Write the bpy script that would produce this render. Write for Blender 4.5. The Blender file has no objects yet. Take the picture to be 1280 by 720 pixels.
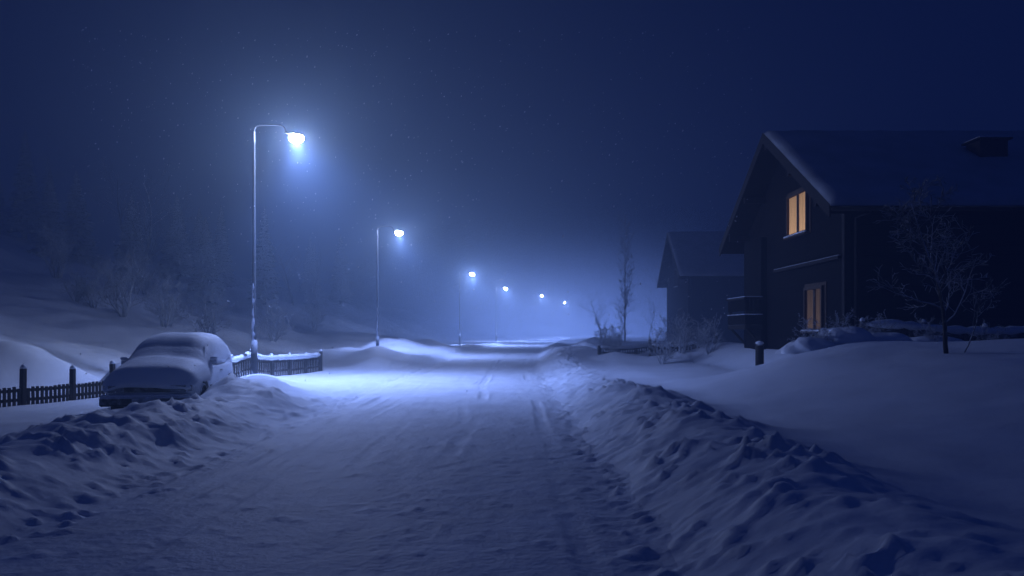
import bpy, bmesh, math, random
import numpy as np
from mathutils import Vector, Matrix

scene = bpy.context.scene
try:
    scene.view_settings.view_transform = 'Standard'
    scene.view_settings.look = 'None'
    scene.view_settings.exposure = 0
except Exception:
    pass
COL = scene.collection

# ------------------------------------------------------------------ noise
def _hash(ix, iy, seed):
    h = (ix.astype(np.int64) * 374761393 + iy.astype(np.int64) * 668265263 + seed * 1442695041) & 0x7fffffff
    h = ((h ^ (h >> 13)) * 1274126177) & 0x7fffffff
    h = h ^ (h >> 16)
    return (h & 0xffff) / 65535.0

def vnoise(x, y, seed=0):
    x = np.asarray(x, float); y = np.asarray(y, float)
    ix = np.floor(x); iy = np.floor(y)
    fx = x - ix; fy = y - iy
    fx = fx * fx * fx * (fx * (fx * 6 - 15) + 10); fy = fy * fy * fy * (fy * (fy * 6 - 15) + 10)
    a = _hash(ix, iy, seed); b = _hash(ix + 1, iy, seed)
    c = _hash(ix, iy + 1, seed); d = _hash(ix + 1, iy + 1, seed)
    return (a * (1 - fx) + b * fx) * (1 - fy) + (c * (1 - fx) + d * fx) * fy

def fbm(x, y, sc, octv=4, seed=0, gain=0.5):
    s = 0; a = 1.0; t = 0
    for i in range(octv):
        ang = 0.6 + i * 1.1
        xr = x * math.cos(ang) - y * math.sin(ang); yr = x * math.sin(ang) + y * math.cos(ang)
        s = s + a * (vnoise(xr / sc + 17.3 * i, yr / sc - 9.1 * i, seed + i) * 2 - 1)
        t += a; a *= gain; sc *= 0.5
    return s / t

def ss(x, a, b):
    t = np.clip((np.asarray(x, float) - a) / (b - a), 0, 1)
    return t * t * (3 - 2 * t)

# ------------------------------------------------------------------ terrain
def xc(y):
    y = np.asarray(y, float)
    q = np.clip(y - 25, 0, 165)
    return -1.45 + 0.0007 * q * q + np.maximum(0, y - 190) * 0.231

MOUNDS = [ # x,y,sx,sy,h
    (-6.35, 20.0, 0.85, 1.5, 0.52), (-7.5, 23.2, 0.9, 1.8, 0.35), (-8.9, 14.0, 1.3, 0.7, 0.03),
    (-6.15, 17.6, 0.42, 1.2, 0.32), (-5.7, 16.6, 0.6, 0.8, 0.12),
    (-8.6, 26.9, 0.7, 0.7, 0.18),
    (-13.6, 22.5, 1.5, 1.6, 0.95), (-10.6, 21.8, 0.60, 0.8, 0.80), (-17.5, 25, 2.2, 2.5, 0.6), (-15.5, 29, 2, 2, 0.5),
    (-7.4, 44, 1.3, 3.0, 0.60), (-7.0, 51, 1.3, 3.0, 0.28), (-8.5, 58, 2.5, 4.0, 0.9), (-6.8, 67, 1.3, 5.0, 0.65), (-6.2, 37, 0.9, 2.0, 0.35),
    (-10, 48, 2.5, 5, 0.6), (-12, 66, 4, 6, 1.4), (-14, 38, 3, 3, 0.8),
    (5.0, 37, 1.2, 2.0, 0.35), (4.0, 45, 1.0, 4.0, 0.45), (5.2, 56, 1.2, 5.0, 0.55), (7.6, 72, 1.6, 6.0, 0.7), (9.5, 44, 2.5, 3, 0.5),
    (7.6, 34.5, 1.6, 1.2, 0.4), (6.2, 17.0, 1.5, 1.9, 0.26), (10.6, 16.0, 2.4, 2.4, 0.20), (10.5, 11.5, 2.8, 2.0, 0.22), (8.4, 18.3, 1.8, 1.0, 0.12),
]

def H(x, y):
    x = np.asarray(x, float); y = np.asarray(y, float)
    c = xc(y); t = x - c
    far = ss(y, 60, 110)
    wob = fbm(y, y * 0 + 3.3, 2.4, 3, 5) * 0.30
    bL = (1 - ss(y, 15.5, 21.0)) * (0.95 + 0.3 * fbm(y, y * 0, 3.0, 2, 8)) + ss(y, 34, 40) * (0.62 + 0.45 * fbm(y, y * 0 + 5, 7.0, 2, 18)) * (1 - .65 * far)
    u = -t + wob * 0.9
    left = 0.46 * bL * ss(u, 2.70, 3.95) * (1 - ss(u, 4.1, 6.2) * 0.95)
    bR = 0.50 + (1 - ss(y, 14.5, 24.0)) * (0.54 + 0.30 * fbm(y, y * 0 + 9, 1.6, 3, 28)) + ss(y, 30, 37) * (0.35 + 0.4 * fbm(y, y * 0 + 2, 6.0, 2, 38)) * (1 - .7 * far)
    v = t + wob
    right = 0.55 * bR * ss(v, 2.40, 3.90) * (1 - ss(v, 3.9, 5.7) * 0.80)
    z = left + right
    mask = np.clip((left * (1 - ss(u, 4.6, 6.2)) + right * (1 - ss(v, 4.0, 5.2))) * 2.8, 0, 1)
    wx = x + 0.25 * fbm(x, y, 0.9, 3, 45); wy_ = y + 0.25 * fbm(x + 7, y, 0.9, 3, 46)
    l1 = np.abs(fbm(wx, wy_ * 0.8, 1.0, 3, 51, .45))
    l2 = fbm(wx, wy_, 0.35, 3, 61, .6)
    l3 = np.maximum(fbm(wx * 1.2, wy_, 0.16, 2, 71) - 0.10, 0)
    l4 = np.maximum(fbm(wx, wy_ * .8, 0.42, 3, 73) - 0.13, 0)
    patchy = ss(fbm(x, y, 1.1, 3, 75), -0.25, 0.30)
    z = z + mask * (0.10 * (l1 - 0.15) + 0.035 * l2 + (.3 + .7 * patchy) * (0.16 * l3 + 0.14 * l4))
    z = z + 0.03 * ss(-t, 3.4, 5.6) + 0.24 * ss(t, 4.0, 6)
    sx = ss(x, 3.4, 8.2); sy = ss(y, 5.0, 16.5)
    drive = ss(y, 19.0, 23.5) * (1 - ss(x, 7.4, 9.6)) * 0.93
    z = z + 0.86 * sx * sy * (1 - drive) * (1 - ss(y, 33, 38) * 0.7)
    hl = np.maximum(0, -(x + 11.5 - 0.015 * np.maximum(0, y - 40)))
    hill = 0.42 * (np.sqrt(hl * hl + 9) - 3)
    hill = 20 * (1 - np.exp(-hill / 20))
    z = z + hill * (0.9 + 0.3 * fbm(x, y, 14, 3, 81)) * ss(y, -5, 22)
    z = z + ss(hl, 1, 8) * (fbm(x, y, 5, 4, 91) * 0.9)
    away = ss(np.abs(t), 5, 14)
    z = z + away * fbm(x, y, 6.0, 2, 101) * 0.20
    z = z + ss(np.abs(t), 3.2, 5.5) * (fbm(x, y, 2.6, 3, 111) * 0.06)
    for (mx, my, ax, ay, h) in MOUNDS:
        g = np.exp(-((x - mx) / ax) ** 2 - ((y - my) / ay) ** 2)
        z = z + h * g * (1 + 0.18 * fbm(x, y, 1.1, 2, 131))
    onr = 1 - ss(np.abs(t + wob * 0.5), 2.3, 3.1)
    rut = 0
    yy = y
    scuff = fbm(x * 2.2, y * .6, 0.5, 3, 260)
    for (r0, wd, dp, sd, wan) in [(-1.92, 0.12, 0.022, 1, .30), (-1.35, 0.09, 0.010, 2, .5), (0.60, 0.11, 0.026, 3, .32), (0.25, 0.09, 0.010, 11, .5),
                             (2.02, 0.10, 0.016, 4, .25), (-0.45, 0.09, 0.007, 9, .5), (-2.45, 0.08, 0.012, 10, .2)]:
        cc = r0 + wan * fbm(yy, yy * 0 + sd * 3.0, 9.0, 3, 200 + sd)
        dd = (t - cc) / wd * (1 + .25 * scuff)
        depth = dp * np.clip(0.55 + 1.5 * fbm(yy, yy * 0 + sd, 2.2, 3, 220 + sd), 0.0, 1.3) * (1 + .5 * scuff)
        rut = rut - depth * np.exp(-dd ** 4) + depth * 0.35 * (np.exp(-((np.abs(dd) - 1.5) / .35) ** 2)) * (.6 + scuff)
    z = z + onr * (rut + 0.013 * fbm(x * 1.8, y * 0.35, 0.9, 4, 240) + 0.007 * fbm(x, y, 0.14, 3, 241) + 0.026 * np.maximum(0, fbm(x, y, 0.20, 2, 242) - 0.25))
    edge = ss(np.abs(t), 1.9, 2.6) * (1 - mask * .7)
    z = z + edge * (1 - ss(np.abs(t), 4, 5)) * 0.09 * np.maximum(0, fbm(x, y, 0.15, 2, 251) - 0.15)
    return z

def Hs(x, y):
    return float(H(np.array([x]), np.array([y]))[0])

# ------------------------------------------------------------------ materials
def new_mat(name):
    m = bpy.data.materials.new(name); m.use_nodes = True
    nt = m.node_tree
    b = nt.nodes.get('Principled BSDF')
    return m, nt, b

def snow_mat(name, base=(0.80, 0.84, 0.90), bump_sc=9.0, bump=0.35, dirt=0.12):
    m, nt, b = new_mat(name)
    N = nt.nodes; L = nt.links
    tc = N.new('ShaderNodeTexCoord')
    n1 = N.new('ShaderNodeTexNoise'); n1.inputs['Scale'].default_value = bump_sc; n1.inputs['Detail'].default_value = 5
    n2 = N.new('ShaderNodeTexNoise'); n2.inputs['Scale'].default_value = 1.1; n2.inputs['Detail'].default_value = 6
    L.new(tc.outputs['Object'], n1.inputs['Vector']); L.new(tc.outputs['Object'], n2.inputs['Vector'])
    r = N.new('ShaderNodeValToRGB')
    r.color_ramp.elements[0].position = 0.3; r.color_ramp.elements[1].position = 0.7
    r.color_ramp.elements[0].color = (base[0] * (1 - dirt), base[1] * (1 - dirt), base[2] * (1 - dirt), 1)
    r.color_ramp.elements[1].color = (*base, 1)
    L.new(n2.outputs['Fac'], r.inputs['Fac']); L.new(r.outputs['Color'], b.inputs['Base Color'])
    bp = N.new('ShaderNodeBump'); bp.inputs['Strength'].default_value = bump; bp.inputs['Distance'].default_value = 0.03
    L.new(n1.outputs['Fac'], bp.inputs['Height']); L.new(bp.outputs['Normal'], b.inputs['Normal'])
    b.inputs['Roughness'].default_value = 0.65
    b.inputs['Specular IOR Level'].default_value = 0.25
    return m

def frosted_mat(name, base, rough=0.7, lo=0.35, hi=0.75, noise=6.0, amount=1.0, side=0.0, metallic=0.0, snowc=(0.75, 0.8, 0.88), planks=None, spec=0.2):
    m, nt, b = new_mat(name)
    N = nt.nodes; L = nt.links
    geo = N.new('ShaderNodeNewGeometry'); sep = N.new('ShaderNodeSeparateXYZ')
    L.new(geo.outputs['Normal'], sep.inputs[0])
    tc = N.new('ShaderNodeTexCoord')
    n = N.new('ShaderNodeTexNoise'); n.inputs['Scale'].default_value = noise; n.inputs['Detail'].default_value = 6
    L.new(tc.outputs['Object'], n.inputs['Vector'])
    ma = N.new('ShaderNodeMath'); ma.operation = 'MULTIPLY_ADD'; ma.inputs[1].default_value = 0.9; ma.inputs[2].default_value = -0.45 + side
    L.new(n.outputs['Fac'], ma.inputs[0])
    ad = N.new('ShaderNodeMath'); ad.operation = 'ADD'
    L.new(sep.outputs['Z'], ad.inputs[0]); L.new(ma.outputs[0], ad.inputs[1])
    mr = N.new('ShaderNodeMapRange'); mr.inputs['From Min'].default_value = lo; mr.inputs['From Max'].default_value = hi
    mr.inputs['To Max'].default_value = amount
    L.new(ad.outputs[0], mr.inputs['Value'])
    n2 = N.new('ShaderNodeTexNoise'); n2.inputs['Scale'].default_value = 14; n2.inputs['Detail'].default_value = 4
    L.new(tc.outputs['Object'], n2.inputs['Vector'])
    cr = N.new('ShaderNodeValToRGB')
    cr.color_ramp.elements[0].color = (base[0] * 0.6, base[1] * 0.6, base[2] * 0.6, 1); cr.color_ramp.elements[0].position = 0.3
    cr.color_ramp.elements[1].color = (*base, 1); cr.color_ramp.elements[1].position = 0.7
    L.new(n2.outputs['Fac'], cr.inputs['Fac'])
    mx = N.new('ShaderNodeMix'); mx.data_type = 'RGBA'
    L.new(mr.outputs[0], mx.inputs['Factor']); L.new(cr.outputs['Color'], mx.inputs['A'])
    mx.inputs['B'].default_value = (*snowc, 1)
    L.new(mx.outputs['Result'], b.inputs['Base Color'])
    b.inputs['Roughness'].default_value = rough
    b.inputs['Metallic'].default_value = metallic
    b.inputs['Specular IOR Level'].default_value = spec
    bp = N.new('ShaderNodeBump'); bp.inputs['Strength'].default_value = 0.4; bp.inputs['Distance'].default_value = 0.01
    if planks:
        w = N.new('ShaderNodeTexWave'); w.wave_type = 'BANDS'; w.bands_direction = planks[0]; w.wave_profile = 'SAW'
        w.inputs['Scale'].default_value = planks[1]; w.inputs['Distortion'].default_value = 0.0
        L.new(tc.outputs['Object'], w.inputs['Vector'])
        L.new(w.outputs['Fac'], bp.inputs['Height']); bp.inputs['Strength'].default_value = 0.9; bp.inputs['Distance'].default_value = 0.03
    else:
        L.new(n2.outputs['Fac'], bp.inputs['Height'])
    L.new(bp.outputs['Normal'], b.inputs['Normal'])
    return m

def plain_mat(name, c, rough=0.5, metallic=0.0, spec=0.5):
    m, nt, b = new_mat(name)
    N = nt.nodes; L = nt.links
    n = N.new('ShaderNodeTexNoise'); n.inputs['Scale'].default_value = 20
    cr = N.new('ShaderNodeValToRGB')
    cr.color_ramp.elements[0].color = (c[0] * .75, c[1] * .75, c[2] * .75, 1); cr.color_ramp.elements[1].color = (*c, 1)
    L.new(n.outputs['Fac'], cr.inputs['Fac']); L.new(cr.outputs['Color'], b.inputs['Base Color'])
    b.inputs['Roughness'].default_value = rough; b.inputs['Metallic'].default_value = metallic
    b.inputs['Specular IOR Level'].default_value = spec
    return m

def emit_mat(name, c, s, vary=False):
    m = bpy.data.materials.new(name); m.use_nodes = True
    nt = m.node_tree; nt.nodes.clear(); N = nt.nodes; L = nt.links
    o = N.new('ShaderNodeOutputMaterial'); e = N.new('ShaderNodeEmission')
    e.inputs['Color'].default_value = (*c, 1); e.inputs['Strength'].default_value = s
    if vary:
        tc = N.new('ShaderNodeTexCoord'); w = N.new('ShaderNodeTexWave'); w.bands_direction = 'Y'
        w.inputs['Scale'].default_value = 2.6; w.inputs['Distortion'].default_value = 2.5; w.inputs['Detail'].default_value = 1.5
        L.new(tc.outputs['Object'], w.inputs['Vector'])
        mp = N.new('ShaderNodeMapRange'); mp.inputs['To Min'].default_value = s * 0.40; mp.inputs['To Max'].default_value = s
        L.new(w.outputs['Fac'], mp.inputs['Value'])
        sp = N.new('ShaderNodeSeparateXYZ'); L.new(tc.outputs['Object'], sp.inputs[0])
        mz = N.new('ShaderNodeMapRange'); mz.inputs['From Min'].default_value = 0.0; mz.inputs['From Max'].default_value = 1.3
        mz.inputs['To Min'].default_value = 1.05; mz.inputs['To Max'].default_value = 0.60
        L.new(sp.outputs['Z'], mz.inputs['Value'])
        mu = N.new('ShaderNodeMath'); mu.operation = 'MULTIPLY'; L.new(mp.outputs[0], mu.inputs[0]); L.new(mz.outputs[0], mu.inputs[1])
        L.new(mu.outputs[0], e.inputs['Strength'])
    L.new(e.outputs[0], o.inputs['Surface'])
    return m

M_SNOW = snow_mat('snow', bump_sc=11, bump=0.25)
M_ROAD = snow_mat('packed_snow', base=(0.84, 0.87, 0.92), bump_sc=16, bump=0.45, dirt=0.16)
M_CAPSNOW = snow_mat('snow_cap', bump_sc=12, bump=0.3)
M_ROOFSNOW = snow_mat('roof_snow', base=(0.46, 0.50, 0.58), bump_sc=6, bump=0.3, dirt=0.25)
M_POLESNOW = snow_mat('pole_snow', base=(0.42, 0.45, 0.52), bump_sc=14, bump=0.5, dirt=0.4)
M_WOOD = frosted_mat('dark_timber', (0.014, 0.014, 0.017), planks=('Z', 1.1), lo=0.6, hi=0.95, rough=.9, spec=.05)
M_TRIM = frosted_mat('timber_trim', (0.025, 0.023, 0.025), lo=0.75, hi=1.2, spec=.1)
M_WFRAME = frosted_mat('window_frame_wood', (0.10, 0.07, 0.05), lo=0.75, hi=1.2, spec=.15)
M_SOFFIT = frosted_mat('roof_boarding', (0.018, 0.016, 0.016), lo=0.7, hi=1.1, spec=.1)
M_BLACKWOOD = frosted_mat('dark_post_timber', (0.03, 0.025, 0.02), lo=0.8, hi=1.2)
M_FENCE = frosted_mat('fence_wood', (0.04, 0.035, 0.03), lo=0.45, hi=0.85, noise=8)
M_FENCEF = frosted_mat('frosted_fence_wood', (0.10, 0.095, 0.09), lo=0.05, hi=0.5, noise=5, amount=.8)
M_BARK = frosted_mat('frosted_bark', (0.05, 0.045, 0.042), lo=-0.05, hi=0.6, noise=5)
M_TWIG = frosted_mat('frosted_twigs', (0.07, 0.068, 0.074), lo=-0.35, hi=0.6, noise=3, amount=0.72)
M_TWIGF = frosted_mat('hoar_frosted_twigs', (0.14, 0.145, 0.16), lo=-0.7, hi=0.4, noise=3, amount=0.75)
M_SPRUCE = frosted_mat('spruce_needles', (0.05, 0.065, 0.055), lo=-0.4, hi=0.7, noise=1.2, amount=0.85)
M_STEEL = frosted_mat('galvanised_steel', (0.07, 0.075, 0.085), rough=0.5, lo=0.75, hi=1.0, noise=3)
M_POLE = frosted_mat('snow_plastered_pole', (0.060, 0.065, 0.075), rough=0.6, lo=0.05, hi=0.3, noise=2.6, side=-0.06, amount=.4)
M_LENS = emit_mat('lamp_glow', (0.86, 0.91, 1.0), 380)
M_WIN_LIT = emit_mat('lit_curtained_pane', (1.0, 0.60, 0.35), 0.85, vary=True)
M_WIN_DIM = emit_mat('dim_curtained_pane', (1.0, 0.70, 0.66), 0.13, vary=True)
M_GLASS = plain_mat('dark_glass', (0.02, 0.022, 0.03), rough=0.12)
M_PAINT = frosted_mat('frosted_car_paint', (0.28, 0.29, 0.31), rough=0.6, lo=-0.70, hi=0.05, noise=3.5, side=0.0, amount=.95)
M_TYRE = frosted_mat('tyre_rubber', (0.02, 0.02, 0.02), rough=0.9, lo=0.05, hi=0.5, noise=10)
M_RIM = frosted_mat('wheel_steel', (0.12, 0.12, 0.13), rough=0.5, lo=-.1, hi=.3, noise=9)
M_BLACK = frosted_mat('black_trim', (0.03, 0.03, 0.032), rough=0.6, lo=-0.05, hi=0.5, noise=7)
M_HEADL = frosted_mat('headlight_glass', (0.26, 0.28, 0.32), rough=0.25, lo=0.0, hi=0.4, noise=12)
M_FROSTGLASS = frosted_mat('frosted_car_glass', (0.18, 0.19, 0.21), rough=0.5, lo=-0.7, hi=0.25, noise=4, amount=0.88)
M_PLATE = frosted_mat('number_plate_face', (0.4, 0.4, 0.4), rough=0.5, lo=-0.1, hi=0.3, noise=12)
M_FLAKE, _nt, _b = new_mat('snowflake')
_tr = _nt.nodes.new('ShaderNodeBsdfTranslucent'); _tr.inputs['Color'].default_value = (.75, .78, .82, 1)
_mx = _nt.nodes.new('ShaderNodeMixShader'); _mx.inputs[0].default_value = .55
_b.inputs['Base Color'].default_value = (.75, .77, .81, 1)
_nt.links.new(_b.outputs[0], _mx.inputs[1]); _nt.links.new(_tr.outputs[0], _mx.inputs[2])
_nt.links.new(_mx.outputs[0], _nt.nodes['Material Output'].inputs['Surface'])

# ------------------------------------------------------------------ mesh helpers
def link(o):
    COL.objects.link(o); return o

def mesh_np(name, V, F, mat=None, smooth=True):
    me = bpy.data.meshes.new(name)
    V = np.asarray(V, np.float32); F = np.asarray(F, np.int32)
    nf, k = F.shape
    me.vertices.add(len(V)); me.vertices.foreach_set('co', V.ravel())
    me.loops.add(nf * k); me.loops.foreach_set('vertex_index', F.ravel())
    me.polygons.add(nf)
    me.polygons.foreach_set('loop_start', np.arange(0, nf * k, k, dtype=np.int32))
    me.polygons.foreach_set('loop_total', np.full(nf, k, np.int32))
    me.update(calc_edges=True)
    if smooth: me.polygons.foreach_set('use_smooth', np.ones(len(me.polygons), bool))
    if mat: me.materials.append(mat)
    return me

def grid_faces(nr, nc):
    i = np.arange(nr - 1)[:, None] * nc + np.arange(nc - 1)[None, :]
    return np.stack([i, i + 1, i + 1 + nc, i + nc], -1).reshape(-1, 4)

class MB:
    def __init__(s): s.v = []; s.f = []
    def box(s, x0, x1, y0, y1, z0, z1):
        b = len(s.v)
        s.v += [(x0, y0, z0), (x1, y0, z0), (x1, y1, z0), (x0, y1, z0), (x0, y0, z1), (x1, y0, z1), (x1, y1, z1), (x0, y1, z1)]
        s.f += [(b, b + 3, b + 2, b + 1), (b + 4, b + 5, b + 6, b + 7), (b, b + 1, b + 5, b + 4), (b + 1, b + 2, b + 6, b + 5), (b + 2, b + 3, b + 7, b + 6), (b + 3, b, b + 4, b + 7)]
        return s
    def prism_x(s, prof, x0, x1):
        b = len(s.v); n = len(prof)
        s.v += [(x0, p[0], p[1]) for p in prof] + [(x1, p[0], p[1]) for p in prof]
        s.f.append(tuple(b + i for i in range(n))); s.f.append(tuple(b + n + i for i in reversed(range(n))))
        for i in range(n):
            j = (i + 1) % n
            s.f.append((b + j, b + i, b + n + i, b + n + j))
        return s
    def tube(s, pts, rad, n=8, cap=True):
        pts = [Vector(p) for p in pts]; b0 = len(s.v)
        ref = Vector((0.31, 0.87, 0.12)).normalized()
        for i, p in enumerate(pts):
            if i == 0: d = pts[1] - pts[0]
            elif i == len(pts) - 1: d = pts[-1] - pts[-2]
            else: d = pts[i + 1] - pts[i - 1]
            d.normalize()
            a = d.cross(ref)
            if a.length < 1e-3: a = d.cross(Vector((1, 0, 0)))
            a.normalize(); c = d.cross(a)
            for k in range(n):
                an = 2 * math.pi * k / n
                s.v.append(tuple(p + (a * math.cos(an) + c * math.sin(an)) * rad[i]))
        for i in range(len(pts) - 1):
            for k in range(n):
                k2 = (k + 1) % n
                s.f.append((b0 + i * n + k, b0 + i * n + k2, b0 + (i + 1) * n + k2, b0 + (i + 1) * n + k))
        if cap:
            s.f.append(tuple(b0 + k for k in reversed(range(n))))
            e = b0 + (len(pts) - 1) * n
            s.f.append(tuple(e + k for k in range(n)))
        return s
    def mesh(s, name, mat, smooth=False):
        me = bpy.data.meshes.new(name); me.from_pydata([tuple(map(float, v)) for v in s.v], [], s.f); me.update()
        bm = bmesh.new(); bm.from_mesh(me); bmesh.ops.recalc_face_normals(bm, faces=bm.faces); bm.to_mesh(me); bm.free()
        if mat: me.materials.append(mat)
        if smooth:
            for p in me.polygons: p.use_smooth = True
        return me
    def obj(s, name, mat, parent=None, smooth=False, bevel=0.0, loc=(0, 0, 0)):
        o = bpy.data.objects.new(name, s.mesh(name, mat, smooth)); link(o)
        o.location = loc
        if parent: o.parent = parent
        if bevel:
            m = o.modifiers.new('b', 'BEVEL'); m.width = bevel; m.segments = 2; m.limit_method = 'ANGLE'
        return o

def top(name, loc, label, category, rot=0.0, group=None):
    e = bpy.data.objects.new(name, None); link(e)
    e.location = loc; e.rotation_euler = (0, 0, rot); e.empty_display_size = 0.3
    e['label'] = label; e['category'] = category
    if group: e['group'] = group
    return e

# ------------------------------------------------------------------ ground
xs_in = np.arange(-13, 13.001, 0.055)
ext = []; st = 0.065; p = 13.0
while p < 420:
    st *= 1.05; p += st; ext.append(p)
ext = np.array(ext)
XS = np.concatenate([-ext[::-1], xs_in, ext])
ys = list(np.linspace(-45, 2.2, 40)); p = 2.2
while p < 650:
    p += max(0.036, p * 0.0058); ys.append(p)
YS = np.array(ys)
GX, GY = np.meshgrid(XS, YS)
GZ = H(GX, GY)
EDGE = lambda y: 2.55 + 0.22 * fbm(y, y * 0 + 1.7, 1.6, 3, 555)
T = np.abs(GX - xc(GY))
E = EDGE(GY)
GZ = GZ - 0.08 * (1 - ss(T - E, -.35, 0.35))
V = np.stack([GX, GY, GZ], -1).reshape(-1, 3)
ground = link(bpy.data.objects.new('ground', mesh_np('ground', V, grid_faces(len(YS), len(XS)), M_SNOW)))
ground['kind'] = 'structure'; ground['label'] = 'deep snow covered ground with ploughed banks and hillside'

RT = np.arange(-3.15, 3.151, 0.035)
RY = YS[(YS > -44) & (YS < 420)]
TT, RYY = np.meshgrid(RT, RY)
RX = TT + xc(RYY)
RZ = H(RX, RYY) - 0.035 * ss(np.abs(TT) - EDGE(RYY), -.35, 0.35)
V = np.stack([RX, RYY, RZ], -1).reshape(-1, 3)
road = link(bpy.data.objects.new('road', mesh_np('road', V, grid_faces(len(RY), len(RT)), M_ROAD)))
road['kind'] = 'structure'; road['label'] = 'packed snow road with wheel ruts'

# ------------------------------------------------------------------ street lamps
GLOW_W = 1800
BEAM_W = 9000
def build_lamp(loc, rot=0.0):
    L = top('street_lamp', loc, 'tall galvanised street lamp with short arm, lit, beside the snowy road', 'street lamp', rot, 'street lamps along the road')
    mb = MB(); n = 16
    zs = [-.4] + [8.25 * i / n for i in range(n + 1)]
    mb.tube([(0, 0, z) for z in zs], [0.080 - 0.044 * max(0, z) / 8.25 for z in zs], 12)
    mb.tube([(0, 0, 0.0), (0, 0, 1.3), (0, 0, 1.33)], [0.105, 0.105, 0.07], 12)
    mb.obj('pole', M_POLE, L, True)
    mb = MB(); rr_ = random.Random(9); z = .1; P_ = []; R_ = []
    while z < 3.3:
        P_.append((-.012 + rr_.uniform(-.012, .012), -.030, z)); R_.append((.082 - .012 * z) * rr_.uniform(.65, 1.15)); z += .11
    R_[-1] = .02
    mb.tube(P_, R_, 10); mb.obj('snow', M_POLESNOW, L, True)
    mb = MB()
    pts = [(0, 0, 8.25)]
    for i in range(1, 8):
        a = math.pi / 2 * i / 7
        pts.append((0.16 * (1 - math.cos(a)), 0, 8.25 + 0.20 * math.sin(a)))
    pts += [(0.6, 0, 8.465), (0.88, 0, 8.45), (1.0, 0, 8.37), (1.06, 0, 8.22)]
    mb.tube(pts, [0.034] + [0.026] * (len(pts) - 1), 10)
    mb.obj('arm', M_STEEL, L, True)
    mb = MB(); secs = [(1.00, .05, .035, 8.20), (1.10, .09, .05, 8.18), (1.24, .14, .065, 8.16), (1.42, .16, .07, 8.14), (1.58, .12, .05, 8.12), (1.66, .04, .025, 8.11)]
    n = 14
    for (x, w, h, z) in secs:
        for k in range(n):
            a = 2 * math.pi * k / n
            zz = math.sin(a) * h
            if zz < 0: zz *= 0.35
            mb.v.append((x, math.cos(a) * w, z + zz))
    for i in range(len(secs) - 1):
        for k in range(n):
            mb.f.append((i * n + k, i * n + (k + 1) % n, (i + 1) * n + (k + 1) % n, (i + 1) * n + k))
    mb.f.append(tuple(range(n))); mb.f.append(tuple((len(secs) - 1) * n + k for k in range(n)))
    mb.obj('lamp_head', M_STEEL, L, True)
    mb = MB(); rings = 12; n = 24
    for i in range(rings + 1):
        a = -math.pi / 2 + math.pi * i / rings
        r = max(.02, math.cos(a))
        for k in range(n):
            t = 2 * math.pi * k / n
            mb.v.append((1.40 + 0.24 * r * math.cos(t), 0.20 * r * math.sin(t), 8.02 + 0.155 * math.sin(a)))
    for i in range(rings):
        for k in range(n):
            mb.f.append((i * n + k, i * n + (k + 1) % n, (i + 1) * n + (k + 1) % n, (i + 1) * n + k))
    mb.f.append(tuple(range(n))); mb.f.append(tuple(rings * n + k for k in range(n)))
    mb.obj('lamp_glass', M_LENS, L, True)
    ld = bpy.data.lights.new('lamp_light', 'POINT'); ld.energy = GLOW_W; ld.color = (0.36, 0.49, 1.0); ld.shadow_soft_size = 0.12
    lo = bpy.data.objects.new('lamp_light', ld); link(lo); lo.parent = L; lo.location = (1.40, 0, 7.80)
    ls = bpy.data.lights.new('lamp_beam', 'SPOT'); ls.energy = BEAM_W; ls.color = (0.24, 0.375, 1.0); ls.shadow_soft_size = 0.08
    ls.spot_size = math.radians(136); ls.spot_blend = 1.0
    lo = bpy.data.objects.new('lamp_beam', ls); link(lo); lo.parent = L; lo.location = (1.40, 0, 7.80); lo.rotation_euler = (0, math.radians(-18), 0)
    return L

LAMPS = [(-8.55, 26.5), (-8.75, 52), (-5.9, 90), (-2.4, 121), (4.0, 146), (10.0, 172)]
L0 = build_lamp((LAMPS[0][0], LAMPS[0][1], Hs(*LAMPS[0]) - 0.12))
kids = list(L0.children)
for (x, y) in LAMPS[1:]:
    c = L0.copy(); COL.objects.link(c)
    c.location = (x, y, 0.0 if y < 160 else -.3)
    for k in kids:
        kc = k.copy(); COL.objects.link(kc); kc.parent = c
        if kc.type == 'LIGHT' and y > 80:
            kc.data = kc.data.copy(); kc.data.energy *= (3.2 if kc.data.type == 'POINT' else 2.0)
            if y > 160 and kc.data.type == 'POINT': kc.data.energy *= 1.8; kc.data.shadow_soft_size = .22

# ------------------------------------------------------------------ houses
def roof_snow(name, x0, x1, ye0, ye1, yr, ztop, slope, thick, parent, seed=0):
    nx = 90; ny = 61
    X = np.linspace(x0, x1, nx); Y = np.linspace(ye0, ye1, ny)
    XX, YY = np.meshgrid(X, Y)
    base = ztop - slope * np.sqrt((YY - yr) ** 2 + 0.02)
    ed = np.minimum(np.minimum(XX - x0, x1 - XX), np.minimum(YY - ye0, ye1 - YY))
    f = np.sqrt(np.clip(ed / 0.16, 0, 1) * (2 - np.clip(ed / 0.16, 0, 1)))
    Z = base + thick * (0.35 + 0.65 * f) * (1 + 0.22 * fbm(XX, YY, 1.8, 3, 300 + seed)) + 0.03 * fbm(XX, YY, 0.5, 2, 310 + seed)
    V = list(np.stack([XX, YY, Z], -1).reshape(-1, 3)); F = [tuple(f) for f in grid_faces(ny, nx)]
    loop = [i for i in range(nx)] + [j * nx + nx - 1 for j in range(1, ny)] + [(ny - 1) * nx + i for i in range(nx - 2, -1, -1)] + [j * nx for j in range(ny - 2, 0, -1)]
    Vb = [(V[i][0], V[i][1], ztop - slope * abs(V[i][1] - yr) - 0.01) for i in loop]
    b = len(V); V += Vb; m = len(loop)
    for i in range(m):
        F.append((loop[i], loop[(i + 1) % m], b + (i + 1) % m, b + i))
    mb = MB(); mb.v = [tuple(v) for v in V]; mb.f = F
    return mb.obj(name, M_ROOFSNOW, parent, True)

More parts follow.
